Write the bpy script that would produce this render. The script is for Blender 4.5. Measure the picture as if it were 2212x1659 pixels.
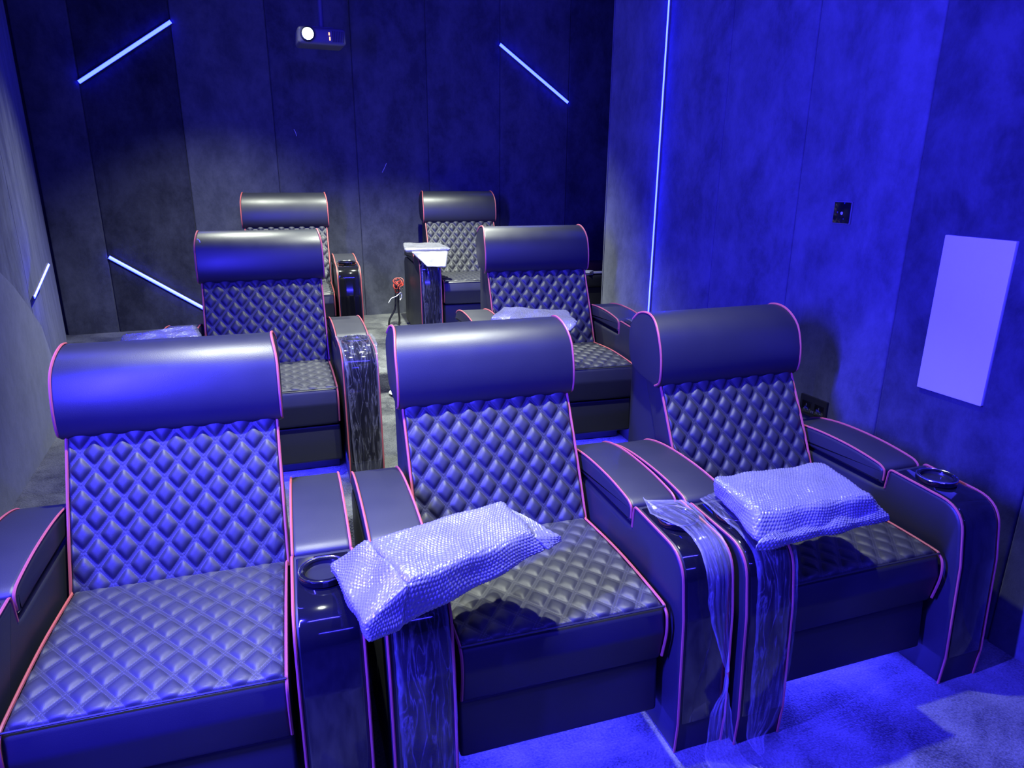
import bpy, bmesh, math, random
import numpy as np
from mathutils import Vector, Matrix, noise

# ------------------------------------------------------------------ clear
for o in list(bpy.data.objects):
    bpy.data.objects.remove(o, do_unlink=True)
SC = bpy.context.scene
COL = SC.collection
PI = math.pi

# ------------------------------------------------------------------ camera
YAW, PITCH, ROLL, FPX, CAMH = 0.380882, 0.300781, 0.0071716, 1494.27, 1.56362
def setup_camera():
    f = Vector((math.sin(YAW)*math.cos(PITCH), math.cos(YAW)*math.cos(PITCH), -math.sin(PITCH)))
    rt = Vector((math.cos(YAW), -math.sin(YAW), 0)); up = rt.cross(f)
    r2 = rt*math.cos(ROLL)+up*math.sin(ROLL); u2 = up*math.cos(ROLL)-rt*math.sin(ROLL)
    cam = bpy.data.cameras.new('camera'); co = bpy.data.objects.new('camera', cam); COL.objects.link(co)
    cam.sensor_width = 36; cam.lens = FPX/2212*36; cam.clip_start = .02
    m = Matrix((r2, u2, -f)).transposed().to_4x4(); m.translation = (0, 0, CAMH)
    co.matrix_world = m
    SC.camera = co
setup_camera()

# ------------------------------------------------------------------ world, exposure
w = bpy.data.worlds.new('world'); SC.world = w; w.use_nodes = True
w.node_tree.nodes['Background'].inputs[0].default_value = (.10, .09, 1, 1)
w.node_tree.nodes['Background'].inputs[1].default_value = .02
SC.view_settings.view_transform = 'Standard'
SC.view_settings.look = 'None'
SC.view_settings.exposure = 0.0
SC.view_settings.gamma = 1.0
SC.view_settings.use_curve_mapping = False

# ------------------------------------------------------------------ lights of the room
BLUE = (.037, .029, 1.0)
WHITE = (.93, 1.0, .86)
def area(name, loc, target, sx, sy, power, color=BLUE, spread=PI):
    l = bpy.data.lights.new(name, 'AREA'); l.shape = 'RECTANGLE'; l.size = sx; l.size_y = sy
    l.energy = power; l.color = color; l.spread = spread
    o = bpy.data.objects.new(name, l); COL.objects.link(o); o.location = loc
    d = Vector(target)-Vector(loc)
    o.rotation_euler = d.to_track_quat('-Z', 'Y').to_euler()
    return o
def spot(name, loc, target, power, angle, color=WHITE, blend=.5, rad=.03):
    l = bpy.data.lights.new(name, 'SPOT'); l.energy = power; l.color = color
    l.spot_size = math.radians(angle); l.spot_blend = blend; l.shadow_soft_size = rad
    o = bpy.data.objects.new(name, l); COL.objects.link(o); o.location = loc
    d = Vector(target)-Vector(loc); o.rotation_euler = d.to_track_quat('-Z', 'Y').to_euler()
    return o
# blue LED lines: vertical lines on the left wall beside the viewer, the ceiling cove in front of the seats, the screen frame
area('wall_line_light', (-.93, 1.05, 1.70), (2.3, .75, 1.1), .03, 1.2, 690)
area('wall_line_light', (-.95, 2.60, 2.0), (2.3, 3.2, 1.3), .03, 1.8, 45)
area('ceiling_cove_light', (.5, .25, 3.02), (.7, 2.2, .6), 3.0, .06, 120)
area('screen_edge_light', (.4, -1.9, 1.9), (.9, 3.0, .9), 2.4, .08, 40)
# small white ceiling downlights over the aisle
for x, y, p, a in ((1.0, 2.0, 480, 70), (-.05, 2.1, 470, 62), (.95, 3.6, 380, 74), (.0, 4.75, 440, 98), (1.30, 4.72, 950, 84)):
    spot('ceiling_downlight', (x, y, 3.06), (x, y, 0), p, a, WHITE, 1.0, .03)

# ------------------------------------------------------------------ materials
def mat(name):
    m = bpy.data.materials.new(name); m.use_nodes = True
    nt = m.node_tree; b = nt.nodes['Principled BSDF']
    return m, nt, b
def N(nt, t, **kw):
    n = nt.nodes.new(t)
    for k, v in kw.items(): setattr(n, k, v)
    return n
def L(nt, a, b): nt.links.new(a, b)
def math_node(nt, op, a, b=None, c=None):
    n = N(nt, 'ShaderNodeMath', operation=op)
    for i, v in enumerate((a, b, c)):
        if v is None: continue
        if isinstance(v, (int, float)): n.inputs[i].default_value = v
        else: L(nt, v, n.inputs[i])
    return n.outputs[0]
def simple(name, col, rough=.5, metal=0, spec=.5, coat=0, emis=None, estr=0):
    m, nt, b = mat(name)
    b.inputs['Base Color'].default_value = (*col, 1); b.inputs['Roughness'].default_value = rough
    b.inputs['Metallic'].default_value = metal; b.inputs['Specular IOR Level'].default_value = spec
    b.inputs['Coat Weight'].default_value = coat
    if emis: b.inputs['Emission Color'].default_value = (*emis, 1); b.inputs['Emission Strength'].default_value = estr
    return m
def leather(name, col, rough, stitched=False):
    m, nt, b = mat(name)
    tc = N(nt, 'ShaderNodeTexCoord')
    b.inputs['Base Color'].default_value = (*col, 1)
    b.inputs['Roughness'].default_value = rough; b.inputs['Specular IOR Level'].default_value = .55
    v = N(nt, 'ShaderNodeTexVoronoi', feature='F1'); v.inputs['Scale'].default_value = 420
    L(nt, tc.outputs['Object'], v.inputs['Vector'])
    n = N(nt, 'ShaderNodeTexNoise'); n.inputs['Scale'].default_value = 9; n.inputs['Detail'].default_value = 4
    L(nt, tc.outputs['Object'], n.inputs['Vector'])
    mr = N(nt, 'ShaderNodeMapRange'); mr.inputs[3].default_value = rough-.06; mr.inputs[4].default_value = rough+.1
    L(nt, n.outputs['Fac'], mr.inputs[0]); L(nt, mr.outputs[0], b.inputs['Roughness'])
    bp = N(nt, 'ShaderNodeBump'); bp.inputs['Strength'].default_value = .12; bp.inputs['Distance'].default_value = .001
    L(nt, v.outputs['Distance'], bp.inputs['Height'])
    nrm = bp.outputs[0]
    if stitched:
        uv = N(nt, 'ShaderNodeUVMap'); sx = N(nt, 'ShaderNodeSeparateXYZ'); L(nt, uv.outputs[0], sx.inputs[0])
        a = math_node(nt, 'ADD', sx.outputs[0], sx.outputs[1]); c = math_node(nt, 'SUBTRACT', sx.outputs[0], sx.outputs[1])
        masks = []
        for p, q in ((a, c), (c, a)):
            fr = math_node(nt, 'FRACT', math_node(nt, 'ADD', p, .5))
            d = math_node(nt, 'ABSOLUTE', math_node(nt, 'SUBTRACT', fr, .5))
            line = math_node(nt, 'LESS_THAN', math_node(nt, 'ABSOLUTE', math_node(nt, 'SUBTRACT', d, .070)), .017)
            dash = math_node(nt, 'LESS_THAN', math_node(nt, 'FRACT', math_node(nt, 'MULTIPLY', q, 9)), .66)
            masks.append(math_node(nt, 'MULTIPLY', line, dash))
        mk = math_node(nt, 'MAXIMUM', masks[0], masks[1])
        mx = N(nt, 'ShaderNodeMix', data_type='RGBA'); mx.inputs[6].default_value = (*col, 1); mx.inputs[7].default_value = (.050, .050, .06, 1)
        L(nt, mk, mx.inputs[0]); L(nt, mx.outputs[2], b.inputs['Base Color'])
        b2 = N(nt, 'ShaderNodeBump'); b2.inputs['Strength'].default_value = .6; b2.inputs['Distance'].default_value = .0015
        L(nt, mk, b2.inputs['Height']); L(nt, nrm, b2.inputs['Normal']); nrm = b2.outputs[0]
    L(nt, nrm, b.inputs['Normal'])
    return m
def velvet(name, c0, c1, sheen=.35, mscale=(1.5, 1.5, 1.1), ns=2.9):
    m, nt, b = mat(name)
    tc = N(nt, 'ShaderNodeTexCoord')
    mp = N(nt, 'ShaderNodeMapping'); mp.inputs['Scale'].default_value = mscale
    L(nt, tc.outputs['Object'], mp.inputs[0])
    n1 = N(nt, 'ShaderNodeTexNoise'); n1.inputs['Scale'].default_value = ns; n1.inputs['Detail'].default_value = 10; n1.inputs['Roughness'].default_value = .74; n1.inputs['Distortion'].default_value = .15
    L(nt, mp.outputs[0], n1.inputs['Vector'])
    n2 = N(nt, 'ShaderNodeTexNoise'); n2.inputs['Scale'].default_value = 260; n2.inputs['Detail'].default_value = 2
    L(nt, tc.outputs['Object'], n2.inputs['Vector'])
    cr = N(nt, 'ShaderNodeValToRGB'); cr.color_ramp.elements[0].position = .38; cr.color_ramp.elements[1].position = .62
    cr.color_ramp.elements[0].color = (*c0, 1); cr.color_ramp.elements[1].color = (*c1, 1)
    L(nt, n1.outputs['Fac'], cr.inputs[0]); L(nt, cr.outputs[0], b.inputs['Base Color'])
    b.inputs['Roughness'].default_value = .85; b.inputs['Specular IOR Level'].default_value = .15
    b.inputs['Sheen Weight'].default_value = sheen; b.inputs['Sheen Roughness'].default_value = .45
    b.inputs['Sheen Tint'].default_value = (.55, .58, .7, 1)
    ad = math_node(nt, 'ADD', math_node(nt, 'MULTIPLY', n2.outputs['Fac'], .25), n1.outputs['Fac'])
    bp = N(nt, 'ShaderNodeBump'); bp.inputs['Strength'].default_value = .25; bp.inputs['Distance'].default_value = .012
    L(nt, ad, bp.inputs['Height']); L(nt, bp.outputs[0], b.inputs['Normal'])
    return m
def carpet():
    m, nt, b = mat('carpet')
    tc = N(nt, 'ShaderNodeTexCoord')
    n1 = N(nt, 'ShaderNodeTexNoise'); n1.inputs['Scale'].default_value = 4.5; n1.inputs['Detail'].default_value = 9; n1.inputs['Roughness'].default_value = .66; n1.inputs['Distortion'].default_value = .4
    n2 = N(nt, 'ShaderNodeTexNoise'); n2.inputs['Scale'].default_value = 150; n2.inputs['Detail'].default_value = 3
    n3 = N(nt, 'ShaderNodeTexNoise'); n3.inputs['Scale'].default_value = 1.6; n3.inputs['Detail'].default_value = 3
    for n in (n1, n2, n3): L(nt, tc.outputs['Object'], n.inputs['Vector'])
    h = math_node(nt, 'ADD', math_node(nt, 'MULTIPLY', n1.outputs['Fac'], .55), math_node(nt, 'ADD', math_node(nt, 'MULTIPLY', n2.outputs['Fac'], .3), math_node(nt, 'MULTIPLY', n3.outputs['Fac'], .25)))
    cr = N(nt, 'ShaderNodeValToRGB'); e = cr.color_ramp.elements
    e[0].position = .44; e[0].color = (.020, .021, .026, 1); e[1].position = .66; e[1].color = (.165, .17, .165, 1)
    L(nt, h, cr.inputs[0]); L(nt, cr.outputs[0], b.inputs['Base Color'])
    b.inputs['Roughness'].default_value = .95; b.inputs['Specular IOR Level'].default_value = .1; b.inputs['Sheen Weight'].default_value = .15
    bp = N(nt, 'ShaderNodeBump'); bp.inputs['Strength'].default_value = .8; bp.inputs['Distance'].default_value = .006
    L(nt, n2.outputs['Fac'], bp.inputs['Height']); L(nt, bp.outputs[0], b.inputs['Normal'])
    return m
def film_mat():
    m, nt, b = mat('clear_film')
    out = nt.nodes['Material Output']
    uv = N(nt, 'ShaderNodeUVMap'); mp = N(nt, 'ShaderNodeMapping'); mp.inputs['Scale'].default_value = (26, 4.2, 1); mp.inputs['Rotation'].default_value = (0, 0, .12)
    L(nt, uv.outputs[0], mp.inputs[0])
    n1 = N(nt, 'ShaderNodeTexNoise'); n1.inputs['Scale'].default_value = 1.5; n1.inputs['Detail'].default_value = 5; n1.inputs['Distortion'].default_value = 1.2
    L(nt, mp.outputs[0], n1.inputs['Vector'])
    rid = math_node(nt, 'SUBTRACT', 1.0, math_node(nt, 'MULTIPLY', math_node(nt, 'ABSOLUTE', math_node(nt, 'SUBTRACT', n1.outputs['Fac'], .5)), 9))
    rid = math_node(nt, 'MAXIMUM', rid, 0.0)
    rid = math_node(nt, 'POWER', rid, 5.0)
    at = N(nt, 'ShaderNodeAttribute', attribute_name='haze')
    fac = math_node(nt, 'ADD', at.outputs['Fac'], math_node(nt, 'MULTIPLY', rid, .20))
    fac = math_node(nt, 'MINIMUM', fac, .85)
    tr = N(nt, 'ShaderNodeBsdfTransparent'); mix = N(nt, 'ShaderNodeMixShader')
    b.inputs['Base Color'].default_value = (.5, .5, .52, 1); b.inputs['Roughness'].default_value = .12; b.inputs['Specular IOR Level'].default_value = 1.0
    bp = N(nt, 'ShaderNodeBump'); bp.inputs['Strength'].default_value = .5; bp.inputs['Distance'].default_value = .004
    L(nt, n1.outputs['Fac'], bp.inputs['Height']); L(nt, bp.outputs[0], b.inputs['Normal'])
    L(nt, fac, mix.inputs[0]); L(nt, tr.outputs[0], mix.inputs[1]); L(nt, b.outputs[0], mix.inputs[2])
    L(nt, mix.outputs[0], out.inputs[0])
    return m
def bubble_mat():
    m, nt, b = mat('bubble_wrap')
    out = nt.nodes['Material Output']
    b.inputs['Base Color'].default_value = (.25, .25, .27, 1); b.inputs['Roughness'].default_value = .10; b.inputs['IOR'].default_value = 2.1; b.inputs['Coat Weight'].default_value = 1; b.inputs['Coat Roughness'].default_value = .06
    tl = N(nt, 'ShaderNodeBsdfTranslucent'); tl.inputs[0].default_value = (.32, .32, .34, 1)
    mix = N(nt, 'ShaderNodeMixShader'); mix.inputs[0].default_value = .2
    tc = N(nt, 'ShaderNodeTexCoord'); n1 = N(nt, 'ShaderNodeTexNoise'); n1.inputs['Scale'].default_value = 160; n1.inputs['Detail'].default_value = 3
    L(nt, tc.outputs['Object'], n1.inputs['Vector'])
    bp = N(nt, 'ShaderNodeBump'); bp.inputs['Strength'].default_value = .45; bp.inputs['Distance'].default_value = .004
    L(nt, n1.outputs['Fac'], bp.inputs['Height']); L(nt, bp.outputs[0], b.inputs['Normal'])
    L(nt, b.outputs[0], mix.inputs[1]); L(nt, tl.outputs[0], mix.inputs[2]); L(nt, mix.outputs[0], out.inputs[0])
    return m
M = dict(
    leather=leather('black_leather', (.017, .018, .024), .46),
    quilt=leather('quilted_black_leather', (.021, .022, .028), .53, True),
    piping=simple('red_piping', (.44, .095, .085), .5),
    gloss=simple('piano_black', (.006, .006, .008), .09, spec=.6, coat=.6),
    chrome=simple('chrome', (.75, .75, .78), .18, metal=1),
    cup=simple('cup_black', (.015, .015, .018), .3),
    black=simple('black_plastic', (.012, .012, .014), .45),
    grey=simple('grey_plastic', (.11, .11, .13), .5),
    white=simple('white_plastic', (.8, .8, .8), .5),
    board=simple('white_board', (.62, .62, .64), .55),
    paper=simple('paper', (.75, .75, .75), .7),
    red=simple('red_cable', (.36, .035, .025), .4),
    brown=simple('brown_trim', (.10, .045, .03), .5),
    lint=simple('lint', (.8, .8, .85), .7),
    velvet=velvet('velvet', (.048, .052, .068), (.100, .106, .132)),
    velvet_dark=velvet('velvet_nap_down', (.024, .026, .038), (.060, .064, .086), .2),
    velvet_light=velvet('velvet_pale', (.070, .076, .092), (.130, .138, .160), .45),
    velvet_streak=velvet('velvet_streaked', (.016, .018, .028), (.085, .092, .118), .3, (2.6, 2.6, .75), 3.4),
    leather_smooth=leather('smooth_black_leather', (.017, .018, .024), .40),
    carpet=carpet(), film=film_mat(), bubble=bubble_mat(),
    led=simple('led_diffuser', (.8, .8, .8), .5, emis=(.30, .52, 110), estr=1.0),
    lens=simple('lens_glow', (.8, .8, .8), .3, emis=(.55, .95, 1.0), estr=60),
    vent=simple('warm_status_glow', (.3, .1, .05), .4, emis=(1, .42, .22), estr=2.5),
    dot=simple('blue_dot', (.1, .1, .5), .4, emis=(.07, .06, 1), estr=1.0),
)

# ------------------------------------------------------------------ mesh helpers
class MB:
    def __init__(self): self.v = []; self.f = []; self.mi = []; self.uv = {}; self.mats = []; self.att = None
    def mid(self, m):
        if m not in self.mats: self.mats.append(m)
        return self.mats.index(m)
    def add(self, verts, faces, m):
        k = len(self.v); i = self.mid(m)
        self.v += [tuple(p) for p in verts]
        for f in faces: self.f.append(tuple(a+k for a in f)); self.mi.append(i)
        return k
    def box(self, x0, y0, z0, x1, y1, z1, m):
        v = [(x, y, z) for x in (x0, x1) for y in (y0, y1) for z in (z0, z1)]
        self.add(v, [(0, 1, 3, 2), (4, 6, 7, 5), (0, 4, 5, 1), (2, 3, 7, 6), (0, 2, 6, 4), (1, 5, 7, 3)], m)
    def rbox(self, x0, y0, z0, x1, y1, z1, r, m, n=3):
        pr = round_poly([(y0, z0), (y1, z0), (y1, z1), (y0, z1)], [r]*4, n)
        self.extrude(pr, x0, x1, r, m, n)
    def extrude(self, prof, x0, x1, r, m, n=3):
        """side profile in (y,z) swept along x, both ends rounded by r"""
        P = np.array(prof); K = len(P)
        a = (P[:, 0]*np.roll(P[:, 1], -1)-np.roll(P[:, 0], -1)*P[:, 1]).sum()
        if a < 0: P = P[::-1]
        e1 = P-np.roll(P, 1, 0); e2 = np.roll(P, -1, 0)-P
        n1 = np.stack([e1[:, 1], -e1[:, 0]], 1); n2 = np.stack([e2[:, 1], -e2[:, 0]], 1)
        n1 /= np.linalg.norm(n1, axis=1)[:, None]+1e-12; n2 /= np.linalg.norm(n2, axis=1)[:, None]+1e-12
        nn = n1+n2; nn /= np.maximum(np.linalg.norm(nn, axis=1), .4)[:, None]
        rings = []
        if r <= 0: rings = [(x0, 0), (x1, 0)]
        else:
            for i in range(n+1):
                t = PI/2*i/n; rings.append((x0+r*(1-math.sin(t)), r*(1-math.cos(t))))
            rings = rings[::-1] if False else sorted(rings)
            rings = [(x0+r*(1-math.cos(PI/2*i/n)), r*(1-math.sin(PI/2*i/n))) for i in range(n+1)]
            rings += [(x1-(q[0]-x0), q[1]) for q in rings[::-1]]
        vs = []
        for x, ins in rings:
            Q = P-nn*ins
            vs += [(x, q[0], q[1]) for q in Q]
        fs = []
        for i in range(len(rings)-1):
            for k in range(K):
                b = (k+1) % K
                fs.append((i*K+k, (i+1)*K+k, (i+1)*K+b, i*K+b))
        fs.append(tuple(range(K)))
        fs.append(tuple(range((len(rings)-1)*K, len(rings)*K))[::-1])
        # orientation: flip all if needed (profile CCW in y,z seen from +x)
        self.add(vs, [f[::-1] for f in fs], m)
    def tube(self, pts, r, m, n=6, closed=False):
        P = [Vector(p) for p in pts]; K = len(P); vs = []; ref = None
        for i, p in enumerate(P):
            if closed: t = P[(i+1) % K]-P[i-1]
            else: t = P[min(i+1, K-1)]-P[max(i-1, 0)]
            t = t.normalized() if t.length > 1e-9 else Vector((0, 0, 1))
            if ref is None:
                ref = t.orthogonal().normalized()
            ref = (ref-t*ref.dot(t)); ref = ref.normalized() if ref.length > 1e-6 else t.orthogonal().normalized()
            q = t.cross(ref)
            for k in range(n):
                a = 2*PI*k/n; vs.append(p+ref*(r*math.cos(a))+q*(r*math.sin(a)))
        fs = []
        for i in range(K if closed else K-1):
            j = (i+1) % K
            for k in range(n): fs.append((i*n+k, i*n+(k+1) % n, j*n+(k+1) % n, j*n+k))
        if not closed: fs += [tuple(range(n))[::-1], tuple(range((K-1)*n, K*n))]
        self.add(vs, fs, m)
    def lathe(self, prof, center, m, n=32, axis='z'):
        vs = []; K = len(prof)
        for i in range(n):
            a = 2*PI*i/n
            for r, z in prof:
                if axis == 'z': vs.append((center[0]+r*math.cos(a), center[1]+r*math.sin(a), center[2]+z))
                else: vs.append((center[0]+r*math.cos(a), center[1]+z, center[2]+r*math.sin(a)))
        fs = []
        for i in range(n):
            j = (i+1) % n
            for k in range(K-1): fs.append((i*K+k, j*K+k, j*K+k+1, i*K+k+1))
        self.add(vs, fs, m)
    def grid(self, P, m, uv=None):
        nu, nv = P.shape[:2]
        idx = np.arange(nu*nv).reshape(nu, nv)
        fs = np.stack([idx[:-1, :-1], idx[1:, :-1], idx[1:, 1:], idx[:-1, 1:]], -1).reshape(-1, 4)
        k = self.add(P.reshape(-1, 3).tolist(), fs.tolist(), m)
        if uv is not None:
            for i, q in enumerate(uv.reshape(-1, 2).tolist()): self.uv[k+i] = q
        return k
    def build(self, name, parent=None, smooth=40, fixn=False):
        me = bpy.data.meshes.new(name); me.from_pydata(self.v, [], self.f)
        for mm in self.mats: me.materials.append(M[mm] if isinstance(mm, str) else mm)
        me.polygons.foreach_set('material_index', self.mi)
        if self.uv:
            ul = me.uv_layers.new(name='UVMap'); li = np.empty(len(me.loops), int); me.loops.foreach_get('vertex_index', li)
            arr = np.zeros((len(self.v), 2))
            ks = np.array(list(self.uv.keys())); arr[ks] = np.array(list(self.uv.values()))
            ul.data.foreach_set('uv', arr[li].ravel())
        if self.att is not None:
            a = me.attributes.new('haze', 'FLOAT', 'POINT'); a.data.foreach_set('value', np.array(self.att, dtype=np.float32))
        if fixn:
            bm = bmesh.new(); bm.from_mesh(me); bmesh.ops.recalc_face_normals(bm, faces=bm.faces); bm.to_mesh(me); bm.free()
        me.update()
        if smooth:
            me.polygons.foreach_set('use_smooth', [True]*len(me.polygons))
            me.set_sharp_from_angle(angle=math.radians(smooth))
        o = bpy.data.objects.new(name, me); COL.objects.link(o)
        if parent: o.parent = parent
        return o
def round_poly(pts, rad, n=4):
    out = []; K = len(pts)
    for i, p in enumerate(pts):
        p = Vector(p); a = Vector(pts[i-1])-p; b = Vector(pts[(i+1) % K])-p; r = rad[i]
        if r <= 0: out.append(tuple(p)); continue
        la, lb = a.length, b.length; a.normalize(); b.normalize()
        ang = a.angle(b); d = min(r/math.tan(ang/2), la*.49, lb*.49); 
        p0 = p+a*d; p1 = p+b*d
        for k in range(n+1):
            t = k/n
            out.append(tuple(p0*(1-t)**2+p*2*t*(1-t)+p1*t*t))
    return out
def bez(pts, n=8):
    """Catmull-Rom through points (any dimension)"""
    P = [Vector(p) for p in pts]; out = []
    for i in range(len(P)-1):
        p0 = P[max(i-1, 0)]; p1 = P[i]; p2 = P[i+1]; p3 = P[min(i+2, len(P)-1)]
        for k in range(n):
            t = k/n
            out.append(tuple(.5*((2*p1)+(p2-p0)*t+(2*p0-5*p1+4*p2-p3)*t*t+(3*p1-p0-3*p2+p3)*t**3)))
    out.append(tuple(P[-1])); return out
def empty(name, loc, rz=0):
    o = bpy.data.objects.new(name, None); COL.objects.link(o); o.location = loc; o.rotation_euler = (0, 0, rz); o.empty_display_size = .1
    return o
def tag(o, label, cat, group=None, kind=None):
    if label: o['label'] = label
    if cat: o['category'] = cat
    if group: o['group'] = group
    if kind: o['kind'] = kind
    return o
def structure(o, label=None):
    o['kind'] = 'structure'
    if label: o['label'] = label
    return o

# ------------------------------------------------------------------ the setting
Z2, Z3 = .193, .326
YB, XR, YE = 6.06, 2.31, 4.13      # back wall, right wall, where the right wall ends
RX = 3.62
HC = 3.1
f = MB(); f.box(-1.3, -2.3, -.12, RX+.1, 2.62, 0, 'carpet'); structure(f.build('floor', smooth=0), 'dark mottled carpet floor')
f = MB()
for (y0, y1, z) in ((2.62, 4.22, Z2), (4.22, 6.2, Z3)):
    pr = round_poly([(y0, -.12), (y1, -.12), (y1, z), (y0, z)], [0, 0, 0, .02], 4)
    f.extrude(pr, -1.3, RX+.1, 0, 'carpet')
structure(f.build('floor_platform'), 'carpeted stepped platform under the two rear rows')
f = MB(); f.box(-1.4, -2.4, HC, RX+.2, 6.3, HC+.1, 'velvet_dark'); structure(f.build('ceiling', smooth=0))

def panel_slab(mb, a, b, z0, z1, th, r, m, axis):
    """one upholstered panel standing on a wall; axis 'y' = back wall (a,b are x), 'x' = right wall (a,b are y)"""
    n = 3
    ring = []
    def rect(ins, off):
        return [(a+ins, z0, off), (b-ins, z0, off), (b-ins, z1, off), (a+ins, z1, off)]
    vs = []; 
    for i in range(n+1):
        t = PI/2*i/n; vs += rect(r*(1-math.cos(t)), th-r+r*math.sin(t))
    vs = rect(0, 0)+vs
    fs = []
    for i in range(n+1):
        for k in range(4): fs.append((i*4+k, i*4+(k+1) % 4, i*4+4+(k+1) % 4, i*4+4+k))
    fs.append(tuple((n+1)*4+k for k in range(4)))
    if axis == 'y': V = [(p, YB+.03-o, z) for p, z, o in vs]
    else: V = [(XR+.03-o, p, z) for p, z, o in vs]; fs = [q[::-1] for q in fs]
    mb.add(V, fs, m)
wb = MB(); wb.box(-1.4, YB+.03, -.1, RX+.2, YB+.2, HC, 'velvet_dark')
seams = [-1.24, -.888, -.25, .405, 1.035, 1.645, 2.297, 2.957, 3.395, RX]
kinds = ['velvet', 'velvet_dark', 'velvet_light', 'velvet', 'velvet', 'velvet', 'velvet', 'velvet_dark', 'velvet_dark']  # third panel from the left takes the paler velvet
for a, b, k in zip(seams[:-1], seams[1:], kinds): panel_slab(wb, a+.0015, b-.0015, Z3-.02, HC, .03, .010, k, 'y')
structure(wb.build('wall_back'), 'dark velvet panelled back wall')
wr = MB(); wr.box(XR+.03, -2.3, -.1, XR+.30, YE, HC, 'velvet_dark')
wr.box(XR+.0, YE-.002, -.1, XR+.30, YE+.01, HC, 'velvet')
ys = [-2.3, -1.6, -1.0, -.44, .12, .70, 1.285, 1.868, 2.44, 2.99, 3.532, YE]
kr = ['velvet']*6+['velvet_dark', 'velvet', 'velvet', 'velvet', 'velvet']
for a, b, k in zip(ys[:-1], ys[1:], kr): panel_slab(wr, a+.0015, b-.0015, 0, HC, .03, .010, k, 'x')
structure(wr.build('wall_right'), 'dark velvet panelled right wall')
wn = MB(); wn.box(RX, YE-.3, -.1, RX+.15, YB+.1, HC, 'velvet_dark'); wn.box(XR+.28, YE-.2, -.1, RX+.1, YE, HC, 'velvet_dark')
structure(wn.build('wall_recess', smooth=0), 'dark velvet wall of the rear recess')
# left wall: vertical panels, with a paler, slightly raised lower panel cut on the diagonal
XL = [(-1.24, YB+.1), (-1.24, 6.06), (-.985, 4.2), (-.985, 3.6), (-1.0, 2.2), (-1.0, .8), (-1.0, -.6), (-1.0, -2.3)]
def xl(y):
    for (x0, y0), (x1, y1) in zip(XL[:-1], XL[1:]):
        if y1 <= y <= y0: return x0+(x1-x0)*(y0-y)/max(y0-y1, 1e-6)
    return -1.0
wl = MB()
for i, ((x0, y0), (x1, y1)) in enumerate(zip(XL[1:-1], XL[2:])):
    pr = []
    for x, y in ((x0, y0-.002), (x1, y1+.002)): pr.append((x, y))
    n = 8
    top = []
    for k in range(n+1):
        t = k/n; s = min(1, min(t, 1-t)*12)
        bul = -.012+.012*math.sqrt(max(0, 1-(1-s)**2))
        top.append((x0+(x1-x0)*t+bul, pr[0][1]+(pr[1][1]-pr[0][1])*t))
    V = [(p[0], p[1], z) for z in (-.1, HC) for p in top]
    V += [(-1.32, p[1], z) for z in (-.1, HC) for p in (top[0], top[-1])]
    F = [(k, k+1, n+2+k, n+1+k) for k in range(n)]
    c0 = 2*(n+1)
    F += [(0, n+1, c0+2, c0), (n, c0+1, c0+3, 2*n+1)]
    wl.add(V, F, 'velvet_streak')
V = []; 
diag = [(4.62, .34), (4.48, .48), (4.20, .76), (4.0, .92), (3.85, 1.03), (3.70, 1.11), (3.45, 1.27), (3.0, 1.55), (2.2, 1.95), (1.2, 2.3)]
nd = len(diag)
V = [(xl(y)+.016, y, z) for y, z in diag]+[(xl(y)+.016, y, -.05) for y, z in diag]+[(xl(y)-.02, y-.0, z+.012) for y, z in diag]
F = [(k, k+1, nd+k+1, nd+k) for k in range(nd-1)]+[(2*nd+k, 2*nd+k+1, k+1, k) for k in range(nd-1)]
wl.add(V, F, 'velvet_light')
wl.box(-1.45, -2.3, -.1, -1.31, 6.2, HC, 'velvet_dark')
structure(wl.build('wall_left', fixn=False), 'dark velvet panelled left wall with a diagonal lower panel')
wf = MB(); wf.box(-1.4, -2.45, -.1, XR+.2, -2.3, HC, 'velvet_dark'); structure(wf.build('wall_front', smooth=0))

# ------------------------------------------------------------------ LED lines
def led(p0, p1, nrm, label, wd=.024, group=None):
    p0 = Vector(p0); p1 = Vector(p1); d = (p1-p0).normalized(); n = Vector(nrm).normalized(); s = d.cross(n)
    o = empty('led_strip', p0)
    rot = Matrix((s, d, n)).transposed()
    Ln = (p1-p0).length
    mb = MB(); mb.box(-wd/2-.003, 0, -.004, wd/2+.003, Ln, .003, 'grey'); ch = mb.build('channel', o, smooth=0)
    mb = MB(); pr = [(wd/2*math.cos(PI*k/6), .003+.006*math.sin(PI*k/6)) for k in range(7)]
    vs = [(x, y, z) for y in (.002, Ln-.002) for x, z in pr]
    fs = [(k, k+1, 8+k, 7+k) for k in range(6)]+[tuple(range(7))[::-1], tuple(range(7, 14))]
    mb.add(vs, fs, 'led'); di = mb.build('diffuser', o, fixn=True)
    o.rotation_euler = rot.to_euler()
    tag(o, label, 'LED strip light', group or 'blue LED lines on the walls')
    return o
led((-.889, YB-.004, 2.13), (-.243, YB-.004, 2.565), (0, -1, 0), 'blue LED line climbing to the right, high on the left of the back wall')
led((-.880, YB-.004, .908), (-.262, YB-.004, .47), (0, -1, 0), 'blue LED line falling to the right, low on the back wall beside a recliner', )
led((2.290, YB-.004, 2.580), (2.950, YB-.004, 2.142), (0, -1, 0), 'blue LED line falling to the right, high on the right of the back wall')
led((XR-.004, 3.532, .3), (XR-.004, 3.532, HC), (-1, 0, 0), 'tall vertical blue LED line on the right wall', .010)
led((xl(4.2)+.004, 4.20, .915), (xl(4.63)+.004, 4.63, 1.03), (1, 0, 0), 'short blue LED line on the left wall near its diagonal panel', .014)

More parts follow.
